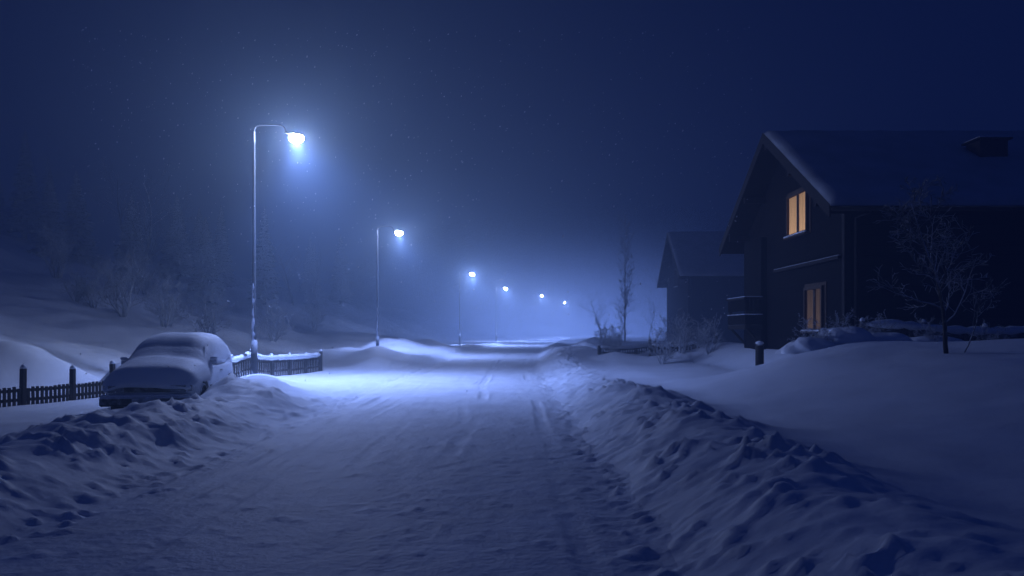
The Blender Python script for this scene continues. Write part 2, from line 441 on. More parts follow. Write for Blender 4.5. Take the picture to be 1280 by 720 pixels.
def window(parent, y0, y1, z0, z1, mat, n_panes=2):
    W = bpy.data.objects.new('window', None); link(W); W.parent = parent; W.location = (0, (y0 + y1) / 2, z0)
    w = (y1 - y0) / 2; h = z1 - z0
    mb = MB(); fr = 0.08
    mb.box(-.12, -.003, -w, w, 0, fr).box(-.12, -.003, -w, w, h - fr, h)
    mb.box(-.12, -.003, -w, -w + fr, fr, h - fr).box(-.12, -.003, w - fr, w, fr, h - fr)
    for i in range(1, n_panes):
        yy = -w + 2 * w * i / n_panes
        mb.box(-.068, -.003, yy - .07, yy + .07, fr, h - fr)
    mb.obj('frame', M_WFRAME, W, bevel=0.006)
    mb = MB()
    mb.box(-.030, -.004, -w + fr, w - fr, fr, h - fr)
    mb.obj('pane', mat, W)
    mb = MB()
    for (a, b_) in ((-w - .13, -w - .003), (w + .003, w + .13)): mb.box(-.03, -.003, a, b_, -.04, h + .11)
    mb.box(-.034, -.003, -w - .002, w + .002, h + .002, h + .11)
    mb.obj('casing', M_WFRAME, W, bevel=0.005)
    mb = MB(); mb.box(-.20, -.003, -w - .08, w + .08, -.05, -.002)
    mb.obj('sill', M_WFRAME, W, bevel=0.006)
    mb = MB(); mb.box(-.19, -.123, -w - .06, w + .06, 0.0, .05)
    mb.obj('snow', M_CAPSNOW, W, bevel=0.02, smooth=True)
    return W

def house(loc, rot, label, Wd, Ln, eave_z, ridge_z, windows, chimney=True, balcony=True, ledge=None):
    h = top('house', loc, label, 'house', rot)
    th = 0.20; ov = 1.0; og = 0.8
    yr = Wd / 2; slope = (ridge_z - eave_z) / (yr + ov)
    wr = ridge_z - th / math.cos(math.atan(slope)) - 0.02
    mb = MB(); wz = wr - slope * yr
    mb.prism_x([(0, -1.5), (0, wz), (yr, wr), (Wd, wz), (Wd, -1.5)], 0, Ln)
    mb.obj('wall', M_WOOD, h)
    for (yy0, yy1) in ((-.04, .14), (Wd - .14, Wd + .04)):
        MB().box(-.035, -.003, yy0, yy1, -1.4, wz - 0.12).obj('corner_board', M_TRIM, h, bevel=0.006)
    MB().box(0.003, .15, -.038, -.003, -1.4, wz - 0.12).obj('corner_board', M_TRIM, h, bevel=0.006)
    tv = th / math.cos(math.atan(slope))
    mb = MB()
    e0 = -ov; e1 = Wd + ov
    zt = lambda y: ridge_z - slope * abs(y - yr)
    mb.prism_x([(e0, zt(e0) - tv), (e0, zt(e0)), (yr, ridge_z), (e1, zt(e1)), (e1, zt(e1) - tv), (yr, ridge_z - tv)], -og, Ln + og)
    roof = mb.obj('roof', M_SOFFIT, h)
    mb = MB()
    mb.prism_x([(e0 - .02, zt(e0) - tv - .10), (e0 - .02, zt(e0) + .03), (yr, ridge_z + .03), (yr, ridge_z - tv - .10)], -og - .045, -og - .003)
    mb.obj('barge_board', M_TRIM, h)
    mb = MB()
    mb.prism_x([(yr + .004, ridge_z - tv - .10), (yr + .004, ridge_z + .03), (e1 + .02, zt(e1) + .03), (e1 + .02, zt(e1) - tv - .10)], -og - .045, -og - .003)
    mb.obj('barge_board', M_TRIM, h)
    for yy in (0.1, yr * .5, yr - .1, yr * 1.5, Wd - .3):
        zz = zt(yy + .1) - tv - .02 - slope * .12
        MB().box(-og + .03, -.004, yy, yy + .18, zz - .24, zz - 0.03).obj('purlin', M_TRIM, h)
    roof_snow('snow', -og - .03, Ln + og, e0 - .05, e1 + .05, yr, ridge_z + 0.012, slope, 0.17, roof, int(loc[1]))
    MB().tube([(-og, e0 - .10, zt(e0) - .12), (Ln + og, e0 - .10, zt(e0) - .12)], [.06, .06], 8).obj('gutter', M_TRIM, h, True)
    MB().tube([(0.25, -.12, -1.4), (0.25, -.12, wz - .55), (.25, e0 - .08, zt(e0) - .2)], [.045] * 3, 8).obj('drain_pipe', M_TRIM, h, True)
    if chimney:
        cx = 5.3; cy = yr - 2.3; zc = zt(cy)
        mb = MB(); mb.box(cx - .42, cx + .42, cy - .38, cy + .38, zc - .6, zc + .50)
        mb.obj('chimney', frosted_mat('chimney_brick', (0.05, 0.04, 0.036), lo=0.6, hi=0.9), roof, bevel=0.01)
        mb = MB(); mb.box(cx - .52, cx + .52, cy - .47, cy + .47, zc + .503, zc + .56)
        mb.obj('chimney_cap', M_TRIM, roof, bevel=0.01)
        mb = MB(); mb.box(cx - .46, cx + .46, cy - .41, cy + .41, zc + .563, zc + .61)
        mb.obj('snow', M_CAPSNOW, roof, smooth=True, bevel=0.02)
    for w in windows: window(h, *w)
    if ledge is not None:
        MB().box(-.14, -.04, 0.16, Wd * .62, ledge - .1, ledge).obj('ledge', M_TRIM, h, bevel=0.006)
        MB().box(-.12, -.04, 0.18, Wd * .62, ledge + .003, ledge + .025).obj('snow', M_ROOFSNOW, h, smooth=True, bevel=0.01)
    if balcony:
        MB().box(-.22, -.004, Wd - 2.4, Wd - .3, -1.3, 4.75).obj('bay', M_WOOD, h, bevel=0.01)
        B = bpy.data.objects.new('balcony', None); link(B); B.parent = h; B.location = (0, 0, 0)
        x0, x1, y0, y1, zf = -.85, -.225, Wd - 2.6, Wd - .3, 1.55
        MB().box(x0, x1, y0, y1, zf - .16, zf).obj('deck', M_TRIM, B, bevel=0.01)
        mb = MB()
        k = y0
        while k < y1 - .1:
            mb.box(x0, x0 + .03, k, k + .10, zf + .50, zf + .92); k += .145
        k = x0 + .05
        while k < x1 - .1:
            mb.box(k, k + .10, y0, y0 + .03, zf + .50, zf + .92); k += .145
        mb.box(x0, x0 + .03, y0, y1, zf + .02, zf + .36).box(x0 + .032, x1, y0, y0 + .03, zf + .02, zf + .36)
        mb.obj('railing', M_WOOD, B)
        mb = MB(); mb.box(x0 - .06, x0 + .07, y0 - .06, y1, zf + .93, zf + 1.0).box(x0 + .07, x1, y0 - .06, y0 + .07, zf + .93, zf + 1.0)
        mb.obj('handrail', M_TRIM, B, bevel=0.006)
        for (za, zb_) in ((1.003, 1.04), (.363, .40)):
            mb = MB(); mb.box(x0 - .03, x0 + .03, y0 - .03, y1, zf + za, zf + zb_)
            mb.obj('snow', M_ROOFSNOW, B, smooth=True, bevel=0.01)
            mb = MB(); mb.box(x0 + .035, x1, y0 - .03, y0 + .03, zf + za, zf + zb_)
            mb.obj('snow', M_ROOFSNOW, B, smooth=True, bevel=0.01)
        for yy in (y0 + .035, y1 - .15):
            MB().box(x0 + .035, x0 + .135, yy, yy + .10, zf + .003, zf + .925).obj('post', M_BLACKWOOD, B, bevel=0.008)
        for yy in (y0 + .1, y1 - .2):
            MB().tube([(x0 + .1, yy, zf - .165), (x1 + .01, yy, zf - .75)], [.045, .045], 6).obj('bracket', M_BLACKWOOD, B)
    return h

house((9.25, 22.2, 0.35), 0, 'dark timber chalet with snow covered gable roof and lit windows', 9.2, 15.0, 4.68, 7.95,
      [(2.62, 4.45, 4.42, 5.80, M_WIN_LIT), (1.40, 2.85, 1.32, 2.68, M_WIN_DIM)], ledge=3.45)
house((14.2, 64.5, 0.3), math.radians(-3), 'unlit timber house with steep snowy roof in the fog', 11.8, 16.0, 5.75, 10.0,
      [(4.6, 6.4, 5.2, 6.8, M_GLASS), (2.6, 4.4, 1.6, 3.2, M_GLASS)], chimney=False, balcony=False, ledge=None)

# ------------------------------------------------------------------ fences
def fence(pts, hp, hk, label, seed, post_every=1.45, cap=0.0, group=None, zoff=0.0, mat=None):
    mat = mat or M_FENCE
    rng = random.Random(seed)
    P = [Vector(p) for p in pts]
    o = Vector((P[0].x, P[0].y, Hs(P[0].x, P[0].y)))
    F = top('wooden_fence', o, label, 'fence', 0, group)
    total = sum((P[i + 1] - P[i]).length for i in range(len(P) - 1))
    def at(s):
        for i in range(len(P) - 1):
            l = (P[i + 1] - P[i]).length
            if s <= l or i == len(P) - 2:
                d = (P[i + 1] - P[i]).normalized(); q = P[i] + d * s
                return q, d
            s -= l
    n = max(1, round(total / post_every))
    for i in range(n + 1):
        q, d = at(total * i / n); z = Hs(q.x, q.y) + zoff
        mb = MB(); a = 0.055; lean = rng.uniform(-.03, .03)
        nrm = Vector((-d.y, d.x))
        hh = hp * rng.uniform(.94, 1.06)
        for zz, r in ((-.4, a), (hh, a * .95)):
            for (u, v) in ((-1, -1), (1, -1), (1, 1), (-1, 1)):
                c = q + d * (u * r) + nrm * (v * r + lean * max(0, zz))
                mb.v.append((c.x - o.x, c.y - o.y, z + zz - o.z))
        mb.f += [(0, 3, 2, 1), (4, 5, 6, 7), (0, 1, 5, 4), (1, 2, 6, 5), (2, 3, 7, 6), (3, 0, 4, 7)]
        mb.obj('post', mat, F, bevel=0.01)
        mb = MB(); c = q + nrm * (lean * hh)
        mb.tube([(c.x - o.x, c.y - o.y, z + hh - o.z + .002), (c.x - o.x, c.y - o.y, z + hh + .04 - o.z), (c.x - o.x, c.y - o.y, z + hh + .09 - o.z)], [.066, .062, .022], 8)
        mb.obj('snow', M_CAPSNOW, F, True)
    for rz, nm in ((hk * .82, 'rail'), (hk * .30, 'rail')):
        mb = MB(); m = int(total / .35)
        for i in range(m):
            q0, d0 = at(total * i / m); q1, d1 = at(total * (i + 1) / m)
            nrm = Vector((-d0.y, d0.x)) * .02
            z0 = Hs(q0.x, q0.y) + rz + zoff; z1 = Hs(q1.x, q1.y) + rz + zoff
            b = len(mb.v)
            for (q, z) in ((q0, z0), (q1, z1)):
                for (s_, t_) in ((-1, -.035), (1, -.035), (1, .035), (-1, .035)):
                    mb.v.append((q.x + nrm.x * s_ - o.x, q.y + nrm.y * s_ - o.y, z + t_ - o.z))
            mb.f += [(b, b + 1, b + 5, b + 4), (b + 1, b + 2, b + 6, b + 5), (b + 2, b + 3, b + 7, b + 6), (b + 3, b, b + 4, b + 7), (b, b + 3, b + 2, b + 1), (b + 4, b + 5, b + 6, b + 7)]
        mb.obj(nm, mat, F)
    mb = MB(); s = .1; sp = []; sr = []
    while s < total - .05:
        q, d = at(s); nrm = Vector((-d.y, d.x)); z = Hs(q.x, q.y) + zoff
        hh = hk * rng.uniform(.93, 1.05); w = .036; off = nrm * -.035
        b = len(mb.v); ln = rng.uniform(-.012, .012)
        for zz in (-.25, hh):
            for (u, v) in ((-w, -.012), (w, -.012), (w, .012), (-w, .012)):
                c = q + off + d * (u + ln * max(0, zz)) + nrm * v
                mb.v.append((c.x - o.x, c.y - o.y, z + zz - o.z))
        mb.f += [(b, b + 3, b + 2, b + 1), (b + 4, b + 5, b + 6, b + 7), (b, b + 1, b + 5, b + 4), (b + 1, b + 2, b + 6, b + 5), (b + 2, b + 3, b + 7, b + 6), (b + 3, b, b + 4, b + 7)]
        sp.append(((q + off).x - o.x, (q + off).y - o.y, z + hk * .99 + cap * .5 - o.z)); sr.append(cap * (.75 + .5 * rng.random()))
        s += .125 if cap == 0 else .16
    mb.obj('picket_panel', mat, F)
    if cap:
        sr[0] *= .4; sr[-1] *= .4
        MB().tube(sp, sr, 9).obj('snow', M_CAPSNOW, F, True)
    return F

fence([(-12.2, 13.6), (-11.5, 15.6), (-11.0, 17.2), (-10.6, 18.8), (-10.0, 22.0)], 0.78, 0.40, 'weathered picket fence half buried in snow behind parked car', 3)
fence([(-9.45, 22.8), (-8.95, 26.5), (-7.9, 33.0)], 0.78, 0.64, 'picket fence capped with thick snow beside the street lamp', 4, cap=.095, mat=M_FENCEF)
fence([(8.9, 20.3), (12, 20.4), (20, 20.4)], 0.72, 0.60, 'low snow topped fence in front of the chalet', 5, 1.6, cap=.10, mat=M_FENCEF)
fence([(6.3, 36.5), (9.6, 37.5)], 0.8, 0.6, 'low garden fence beside snowy driveway', 6, 1.3, cap=.08, mat=M_FENCEF)
fence([(4.4, 40.5), (7.6, 42.5)], 0.50, 0.36, 'short picket fence by the road bank', 7, 1.3, cap=.09, mat=M_FENCEF)
px_, py_ = 7.0, 22.6
zp = Hs(px_, py_)
gp = top('gate_post', (px_, py_, zp), 'thick dark wooden gate post capped with snow', 'post')
MB().tube([(0, 0, -.5), (0, 0, .80), (0.01, 0, .88)], [.12, .115, .095], 12).obj('post', M_FENCE, gp, True)
MB().tube([(0, 0, .882), (0, 0, .92), (0, 0, .96)], [.12, .11, .04], 12).obj('snow', M_CAPSNOW, gp, True)

# ------------------------------------------------------------------ trees
def grow(rng, start, d, length, rad, level, maxl, out, cfg):
    n = cfg['seg'][level]; pts = [start.copy()]; rr = [rad]; p = start.copy(); d = d.normalized()
    for i in range(n):
        d = (d + Vector((rng.gauss(0, 1), rng.gauss(0, 1), rng.gauss(0, 1))) * cfg['wob'][level] + Vector((0, 0, cfg['up'][level]))).normalized()
        p = p + d * length / n
        f = (i + 1) / n
        pts.append(p.copy()); rr.append(max(cfg['minr'], rad * (1 - f * cfg['taper'])))
    out.append((level, pts, rr))
    if level < maxl:
        m = cfg['kids'][level]
        for k in range(m):
            f = cfg['start'][level] + (1 - cfg['start'][level]) * (k + rng.random()) / m
            i = min(n - 1, int(f * n)); q0 = pts[i]; q1 = pts[i + 1]; q = q0.lerp(q1, f * n - i)
            dd = (q1 - q0).normalized()
            perp = dd.orthogonal().normalized(); perp.rotate(Matrix.Rotation(rng.uniform(0, 6.283), 3, dd))
            ang = math.radians(rng.uniform(*cfg['ang'][level]))
            nd = dd * math.cos(ang) + perp * math.sin(ang)
            grow(rng, q, nd, length * cfg['len'][level] * (1 - 0.55 * (f - cfg['start'][level])) * rng.uniform(.7, 1.2), max(cfg['minr'], rr[i] * .55), level + 1, maxl, out, cfg)

BARE = dict(seg=[9, 6, 5, 4], wob=[.10, .16, .2, .22], up=[.05, .06, .03, .0], minr=.008, taper=.85, kids=[11, 6, 5], start=[.22, .2, .15], ang=[(35, 65), (30, 60), (25, 60)], len=[.55, .5, .5])
POPLAR = dict(seg=[14, 6, 4, 3], wob=[.012, .07, .12, .2], up=[.06, .12, .06, .0], minr=.008, taper=.92, kids=[40, 6, 4], start=[.14, .1, .1], ang=[(28, 50), (25, 50), (25, 60)], len=[.19, .42, .5])
def tree_meshes(name, seed, height, rad, cfg, tilt=(0, 0), stems=1, tm=None, cm_=None):
    rng = random.Random(seed); out = []
    for s in range(stems):
        a = rng.uniform(0, 6.28) if stems > 1 else 0
        sp = 0.45 if stems > 1 else 0
        d = Vector((math.cos(a) * sp + tilt[0], math.sin(a) * sp + tilt[1], 1))
        grow(rng, Vector((0, 0, -.2)), d, height * (rng.uniform(.7, 1) if stems > 1 else 1), rad, 0, 3, out, cfg)
    t = MB(); c = MB()
    for (lv, pts, rr) in out:
        if lv == 0: t.tube(pts, rr, 8)
        else: c.tube(pts, rr, 5 if lv == 1 else 4, cap=False)
    return t.mesh(name + '_trunk', tm or M_BARK, True), c.mesh(name + '_crown', cm_ or M_TWIG, True)

def place_tree(kind, meshes, x, y, rot, s, label, cat, group=None, z=None):
    T = top(kind, (x, y, (Hs(x, y) if z is None else z)), label, cat, rot, group)
    for nm, me in zip(('trunk', 'crown'), meshes):
        o = bpy.data.objects.new(nm, me); link(o); o.parent = T
    T.scale = (s, s, s)
    return T

bA = tree_meshes('bare_a', 11, 3.3, .050, dict(BARE, kids=[18, 8, 6], minr=.006, len=[.46, .5, .5]))
bB = tree_meshes('bare_b', 12, 7.5, .12, BARE)
bC = tree_meshes('bare_c', 19, 8.5, .14, BARE)
bP = tree_meshes('poplar', 14, 8.6, .06, POPLAR, tm=M_TWIGF, cm_=M_TWIGF)
bS = tree_meshes('shrub', 15, 1.6, .03, dict(BARE, kids=[6, 4, 3], minr=.006), stems=7, tm=M_TWIGF, cm_=M_TWIGF)
bT = tree_meshes('sapling', 16, 2.4, .028, dict(BARE, kids=[6, 4, 3], start=[.4, .2, .15], minr=.006), tilt=(.6, 0))
place_tree('bare_tree', bA, 7.95, 14.6, 0.4, 0.92, 'small leafless tree with frosted twigs in the chalet yard', 'tree')
place_tree('bare_sapling', bT, 8.15, 14.5, 0, 0.55, 'thin leaning leafless sapling standing in deep snow', 'tree')
place_tree('poplar_tree', bP, 9.6, 68, 0, 1.22, 'tall narrow leafless tree beside the road in fog', 'tree')
place_tree('bare_tree', bB, 9.9, 88, 1, .66, 'leafless frosted tree beside the far road', 'tree', 'leafless roadside trees')
place_tree('bare_tree', bC, 13.2, 98, 2, .7, 'leafless frosted tree beside the far road', 'tree', 'leafless roadside trees')
place_tree('bare_tree', bB, 18.5, 108, 3, .8, 'leafless frosted tree beside the far road', 'tree', 'leafless roadside trees')
for i, (x, y, s) in enumerate([(6.1, 32.5, .9), (7.2, 34.0, 1.0), (8.2, 33.2, .9), (5.8, 47, 1.0), (6.8, 60, 1.3), (4.9, 39.5, .6), (8.6, 40, 1.1), (8.7, 36, 1.0), (7.0, 52, 1.1), (11.0, 56, 1.3)]):
    place_tree('bare_bush', bS, x, y, i * 1.3, s, 'leafless frosted bush standing in snow', 'bush', 'leafless frosted bushes')

for i, (x, y, rx, ry, rz) in enumerate([(6.95, 18.6, .75, .6, .36), (7.8, 18.9, .8, .65, .50), (8.75, 19.2, .9, .6, .42), (10.1, 19.4, 1.0, .5, .38), (11.6, 19.5, 1.1, .5, .36)]):
    B = top('snowy_bush', (x, y, Hs(x, y)), 'rounded garden bush buried under a load of snow', 'bush', 0, 'snow laden garden bushes')
    mb = MB(); nr, nc = 34, 72
    for r_ in range(nr):
        ph = (math.pi / 2) * r_ / (nr - 1)
        for c_ in range(nc):
            th = 2 * math.pi * c_ / nc
            cx, cy, cz_ = math.cos(th) * math.cos(ph), math.sin(th) * math.cos(ph), math.sin(ph)
            q = float(fbm(np.array([cx * 2 + i * 9 + cz_]), np.array([cy * 2 - cz_ * 1.3]), 1.1, 2, 700, .4)[0])
            k = 1 + .20 * q
            mb.v.append((cx * rx * k, cy * ry * k, cz_ * rz * k - .05))
    for r_ in range(nr - 1):
        for c_ in range(nc):
            mb.f.append((r_ * nc + c_, r_ * nc + (c_ + 1) % nc, (r_ + 1) * nc + (c_ + 1) % nc, (r_ + 1) * nc + c_))
    mb.obj('snow', M_CAPSNOW, B, True)
    o = bpy.data.objects.new('twigs', bS[1]); link(o); o.parent = B; o.scale = (.62, .62, .50); o.rotation_euler = (0, 0, i * 1.7)

def spruce_mesh(name, seed, h, r):
    rng = random.Random(seed); t = MB(); t.tube([(0, 0, -.3), (0, 0, h * .5), (0, 0, h * .97)], [h * .018, h * .011, .015], 8)
    c = MB(); z = h * .10; k = 0
    while z < h * .99:
        f = z / h; R = r * (1 - f) ** .85 * rng.uniform(.8, 1.12) + .06
        nb = int(9 + 9 * (1 - f))
        for j in range(nb):
            a = 6.283 * (j + rng.random() * .8) / nb + k
            Rl = R * rng.uniform(.65, 1.15); dx, dy = math.cos(a), math.sin(a); px, py = -dy, dx
            zz = z + rng.uniform(-.12, .12); droop = Rl * rng.uniform(.25, .5)
            seg = 4; prev = None
            for s in range(seg + 1):
                q = s / seg; w = Rl * .20 * math.sin(math.pi * min(1, .12 + q * .85)) + .015
                cx, cy, cz = dx * Rl * q, dy * Rl * q, zz - droop * q * q * 1.0 + .12 * Rl * q
                jit = rng.uniform(-.06, .06)
                b = len(c.v)
                c.v += [(cx + px * w, cy + py * w, cz - w * .55 + jit), (cx, cy, cz), (cx - px * w, cy - py * w, cz - w * .55 - jit)]
                if prev is not None:
                    c.f += [(prev, prev + 1, b + 1, b), (prev + 1, prev + 2, b + 2, b + 1)]
                    for sd in (0, 2):
                        v0 = c.v[prev + sd]; v1 = c.v[b + sd]
                        bb = len(c.v)
                        c.v.append(((v0[0] + v1[0]) / 2 + (px if sd == 0 else -px) * w * .8, (v0[1] + v1[1]) / 2 + (py if sd == 0 else -py) * w * .8, (v0[2] + v1[2]) / 2 - rng.uniform(.08, .25)))
                        c.f.append((prev + sd, b + sd, bb))
                prev = b
        z += h * .028 * rng.uniform(.8, 1.2); k += 1.3
    return t.mesh(name + '_trunk', M_BARK, True), c.mesh(name + '_crown', M_SPRUCE, False)
sA = spruce_mesh('spruce_a', 1, 11, 2.3); sB = spruce_mesh('spruce_b', 2, 9, 2.2); sC = spruce_mesh('spruce_c', 3, 13, 2.5)
rng = random.Random(42); placed = []
tries = 0
while len(placed) < 40 and tries < 3000:
    tries += 1
    y = rng.uniform(66, 135); x = -rng.uniform(22 + (y - 48) * .05, 34 + y * .5)
    if any((x - a) ** 2 + (y - b) ** 2 < 9 for a, b in placed): continue
    placed.append((x, y))
for i, (x, y) in enumerate(placed):
    if i % 2 == 0:
        place_tree('bare_tree', (bB, bC)[(i // 2) % 2], x, y, rng.uniform(0, 6), rng.uniform(.8, 1.2), 'leafless frosted tree on the snowy hillside', 'tree', 'leafless trees on the hillside')
    else:
        place_tree('spruce_tree', (sA, sB, sC)[i % 3], x, y, rng.uniform(0, 6), rng.uniform(.7, 1.05), 'snow dusted spruce on the foggy hillside', 'tree', 'spruces on the foggy hillside')
for i in range(24):
    x = rng.uniform(-38, -16); y = rng.uniform(34, 70)
    place_tree('bare_bush', bS, x, y, i, rng.uniform(1.0, 2.0), 'leafless frosted bush on the snowy hillside', 'bush', 'leafless frosted bushes')
for i, (x, y, s) in enumerate([(28, 88, .8), (38, 66, .9), (36, 100, 1.0), (44, 80, 1.0)]):
    place_tree('spruce_tree', (sA, sB, sC)[i % 3], x, y, i, s, 'snow dusted spruce behind the houses', 'tree', 'spruces behind the houses')

# ------------------------------------------------------------------ parked car (front at local -y)
CX, CY, CR = -7.45, 17.75, math.radians(9)
cz = -0.02
car = top('parked_car', (CX, CY, cz), 'old rounded hatchback buried under thick snow beside the fence', 'car', CR)
car.scale = (1.03, 1.0, 1.02)
def interp(tab, y): return float(np.interp(y, [a for a, b in tab], [b for a, b in tab]))
belt = [(-2.15, .70), (-2.10, .78), (-1.9, .86), (-1.0, .93), (-.75, .96), (1.9, .98), (2.08, .90), (2.15, .75)]
hw = [(-2.15, .70), (-2.08, .78), (-1.8, .84), (-1.0, .875), (1.4, .875), (1.95, .83), (2.15, .76)]
zb = [(-2.15, .36), (-1.9, .24), (1.9, .24), (2.15, .38)]
ysb = [-2.15, -2.12, -2.05, -1.9, -1.6, -1.3, -1.0, -.75, -.3, .2, .7, 1.2, 1.6, 1.9, 2.03, 2.11, 2.15]
mb = MB(); sec = []
for y in ysb:
    w = interp(hw, y); b = interp(belt, y); z0 = interp(zb, y); zm = z0 + (b - z0) * .6
    ring = [(-w * .6, z0), (-w * .92, z0 + .02), (-w * .985, z0 + .12), (-w, zm), (-w * .975, b - .07), (-w * .93, b - .015), (-w * .6, b + .015), (0, b + .025)]
    ring = ring + [(-x, z) for (x, z) in reversed(ring[:-1])]
    sec.append([(x, y, z) for x, z in ring])
n = len(sec[0])
for s in sec: mb.v += s
for i in range(len(sec) - 1):
    for k in range(n):
        mb.f.append((i * n + k, i * n + (k + 1) % n, (i + 1) * n + (k + 1) % n, (i + 1) * n + k))
mb.f.append(tuple(range(n))); mb.f.append(tuple((len(sec) - 1) * n + k for k in range(n)))
body = mb.obj('body', M_PAINT, car, True)
cm = MB()
for wy in (-1.33, 1.25):
    for sx in (-1, 1):
        cm.tube([(sx * .55, wy, .32), (sx * 1.1, wy, .32)], [.365, .365], 28)
cut = cm.obj('cutter', None)
cut.parent = car
md = body.modifiers.new('bool', 'BOOLEAN'); md.operation = 'DIFFERENCE'; md.object = cut; md.solver = 'EXACT'
bpy.context.view_layer.update()
dg = bpy.context.evaluated_depsgraph_get()
nm = bpy.data.meshes.new_from_object(body.evaluated_get(dg))
body.modifiers.clear(); body.data = nm
bpy.data.objects.remove(cut)
m_ = body.modifiers.new('b', 'BEVEL'); m_.width = .02; m_.segments = 2; m_.limit_method = 'ANGLE'; m_.angle_limit = math.radians(50)
# cabin
CZ = [.955, 1.15, 1.33, 1.40, 1.43]; CY0 = [-.92, -.64, -.36, -.18, .02]; CY1 = [2.06, 1.96, 1.80, 1.62, 1.4]; CW = [.82, .785, .735, .68, .58]
mb = MB()
for z, y0, y1, w in zip(CZ, CY0, CY1, CW):
    pts = [(-w * .90, y0), (0, y0 - .06), (w * .90, y0), (w, y0 + .14), (w, (y0 + y1) / 2), (w, y1 - .1), (w * .92, y1), (0, y1 + .04), (-w * .92, y1), (-w, y1 - .1), (-w, (y0 + y1) / 2), (-w, y0 + .14)]
    mb.v += [(x, y, z) for x, y in pts]; m = len(pts)
for i in range(len(CZ) - 1):
    for k in range(m):
        mb.f.append((i * m + k, i * m + (k + 1) % m, (i + 1) * m + (k + 1) % m, (i + 1) * m + k))
mb.f.append(tuple((len(CZ) - 1) * m + k for k in range(m)))
mb.obj('cabin', M_PAINT, car, True)
def side_pt(sx, y, z):
    return (sx * (float(np.interp(z, CZ, CW)) + .012), y, z)
for sx in (-1, 1):
    for (yb0, yb1, yt0, yt1) in ((-.56, .42, -.18, .40), (.52, 1.28, .50, 1.26), (1.36, 1.80, 1.34, 1.62)):
        mb = MB(); rows = [1.02, 1.08, 1.15, 1.22, 1.29]
        for z in rows:
            f = (z - 1.0) / .31
            for g in (0, 1):
                y = (yb0 + (yt0 - yb0) * f) if g == 0 else (yb1 + (yt1 - yb1) * f)
                mb.v.append(side_pt(sx, y, z))
        for i in range(len(rows) - 1): mb.f.append((i * 2, i * 2 + 1, i * 2 + 3, i * 2 + 2))
        o = mb.obj('side_window', M_FROSTGLASS, car, True)
        s_ = o.modifiers.new('s', 'SOLIDIFY'); s_.thickness = .01
mb = MB(); R = 10; Cc = 19
for i in range(R):
    f = i / (R - 1); z = .97 + .36 * f
    y0 = float(np.interp(z, CZ, CY0)); w = float(np.interp(z, CZ, CW)) * .9
    for k in range(Cc):
        u = -1 + 2 * k / (Cc - 1)
        mb.v.append((u * w, y0 - .06 * (1 - abs(u)) - .012, z + .006))
mb.f = [tuple(f) for f in grid_faces(R, Cc)]
mb.obj('windscreen', M_FROSTGLASS, car, True)
MB().box(-.60, .60, -2.185, -2.155, .50, .66).obj('grille', M_BLACK, car, bevel=.01)
for sx in (-1, 1):
    MB().box(min(sx * .42, sx * .70), max(sx * .42, sx * .70), -2.235, -2.19, .505, .645).obj('headlight', M_HEADL, car, bevel=.012)
    MB().box(min(sx * .715, sx * .80), max(sx * .715, sx * .80), -2.17, -2.03, .515, .64).obj('indicator', M_PLATE, car, bevel=.01)
MB().box(-.84, .84, -2.29, -2.16, .24, .43).obj('bumper', M_BLACK, car, bevel=.04)
MB().box(-.82, .82, -2.28, -2.16, .433, .46).obj('bumper_snow', M_CAPSNOW, car, bevel=.012)
MB().box(-.82, .82, 2.16, 2.27, .38, .52).obj('bumper', M_BLACK, car, bevel=.03)
MB().box(-.25, .25, -2.305, -2.293, .285, .385).obj('number_plate', M_PLATE, car, bevel=.004)
for sx in (-1, 1):
    MB().box(min(sx * .80, sx * .95), max(sx * .80, sx * .95), -.62, -.53, .97, 1.06).obj('mirror', M_PAINT, car, bevel=.025)
    MB().box(min(sx * .81, sx * .96), max(sx * .81, sx * .96), -.63, -.52, 1.063, 1.13).obj('mirror_snow', M_CAPSNOW, car, bevel=.03, smooth=True)
    MB().box(min(sx * .877, sx * .892), max(sx * .877, sx * .892), -.9, .82, .50, .56).obj('side_moulding', M_BLACK, car, bevel=.004)
    MB().box(min(sx * .855, sx * .882), max(sx * .855, sx * .882), .22, .38, .80, .83).obj('door_handle', M_BLACK, car, bevel=.006)
    for wy in (-1.33, 1.25):
        W = bpy.data.objects.new('wheel', None); link(W); W.parent = car; W.location = (sx * .74, wy, .31)
        mb = MB(); prof = [(.10, .20), (.11, .26), (.105, .295), (.075, .31), (-.075, .31), (-.10, .295), (-.10, .2)]
        n = 32
        for (xx, r) in prof:
            for k in range(n):
                a = 6.28318 * k / n; mb.v.append((xx * sx, r * math.cos(a), r * math.sin(a)))
        for i in range(len(prof) - 1):
            for k in range(n): mb.f.append((i * n + k, i * n + (k + 1) % n, (i + 1) * n + (k + 1) % n, (i + 1) * n + k))
        mb.obj('tyre', M_TYRE, W, True)
        mb = MB(); prof = [(.075, .205), (.095, .195), (.06, .17), (.05, .10), (.075, .06), (.08, .005)]
        for (xx, r) in prof:
            for k in range(n):
                a = 6.28318 * k / n; mb.v.append((xx * sx, r * math.cos(a), r * math.sin(a)))
        for i in range(len(prof) - 1):
            for k in range(n): mb.f.append((i * n + k, i * n + (k + 1) % n, (i + 1) * n + (k + 1) % n, (i + 1) * n + k))
        mb.obj('rim', M_RIM, W, True)
def smooth_interp(tab, y):
    r = 0; w = 0
    for d in (-.10, -.05, 0, .05, .10):
        r += interp(tab, y + d); w += 1
    return r / w
TOPP = [(-2.26, .70), (-2.0, .82), (-1.0, .94), (-.86, .99), (-.5, 1.235), (-.25, 1.37), (.1, 1.42), (1.4, 1.42), (1.8, 1.34), (2.06, 1.02), (2.22, .92)]
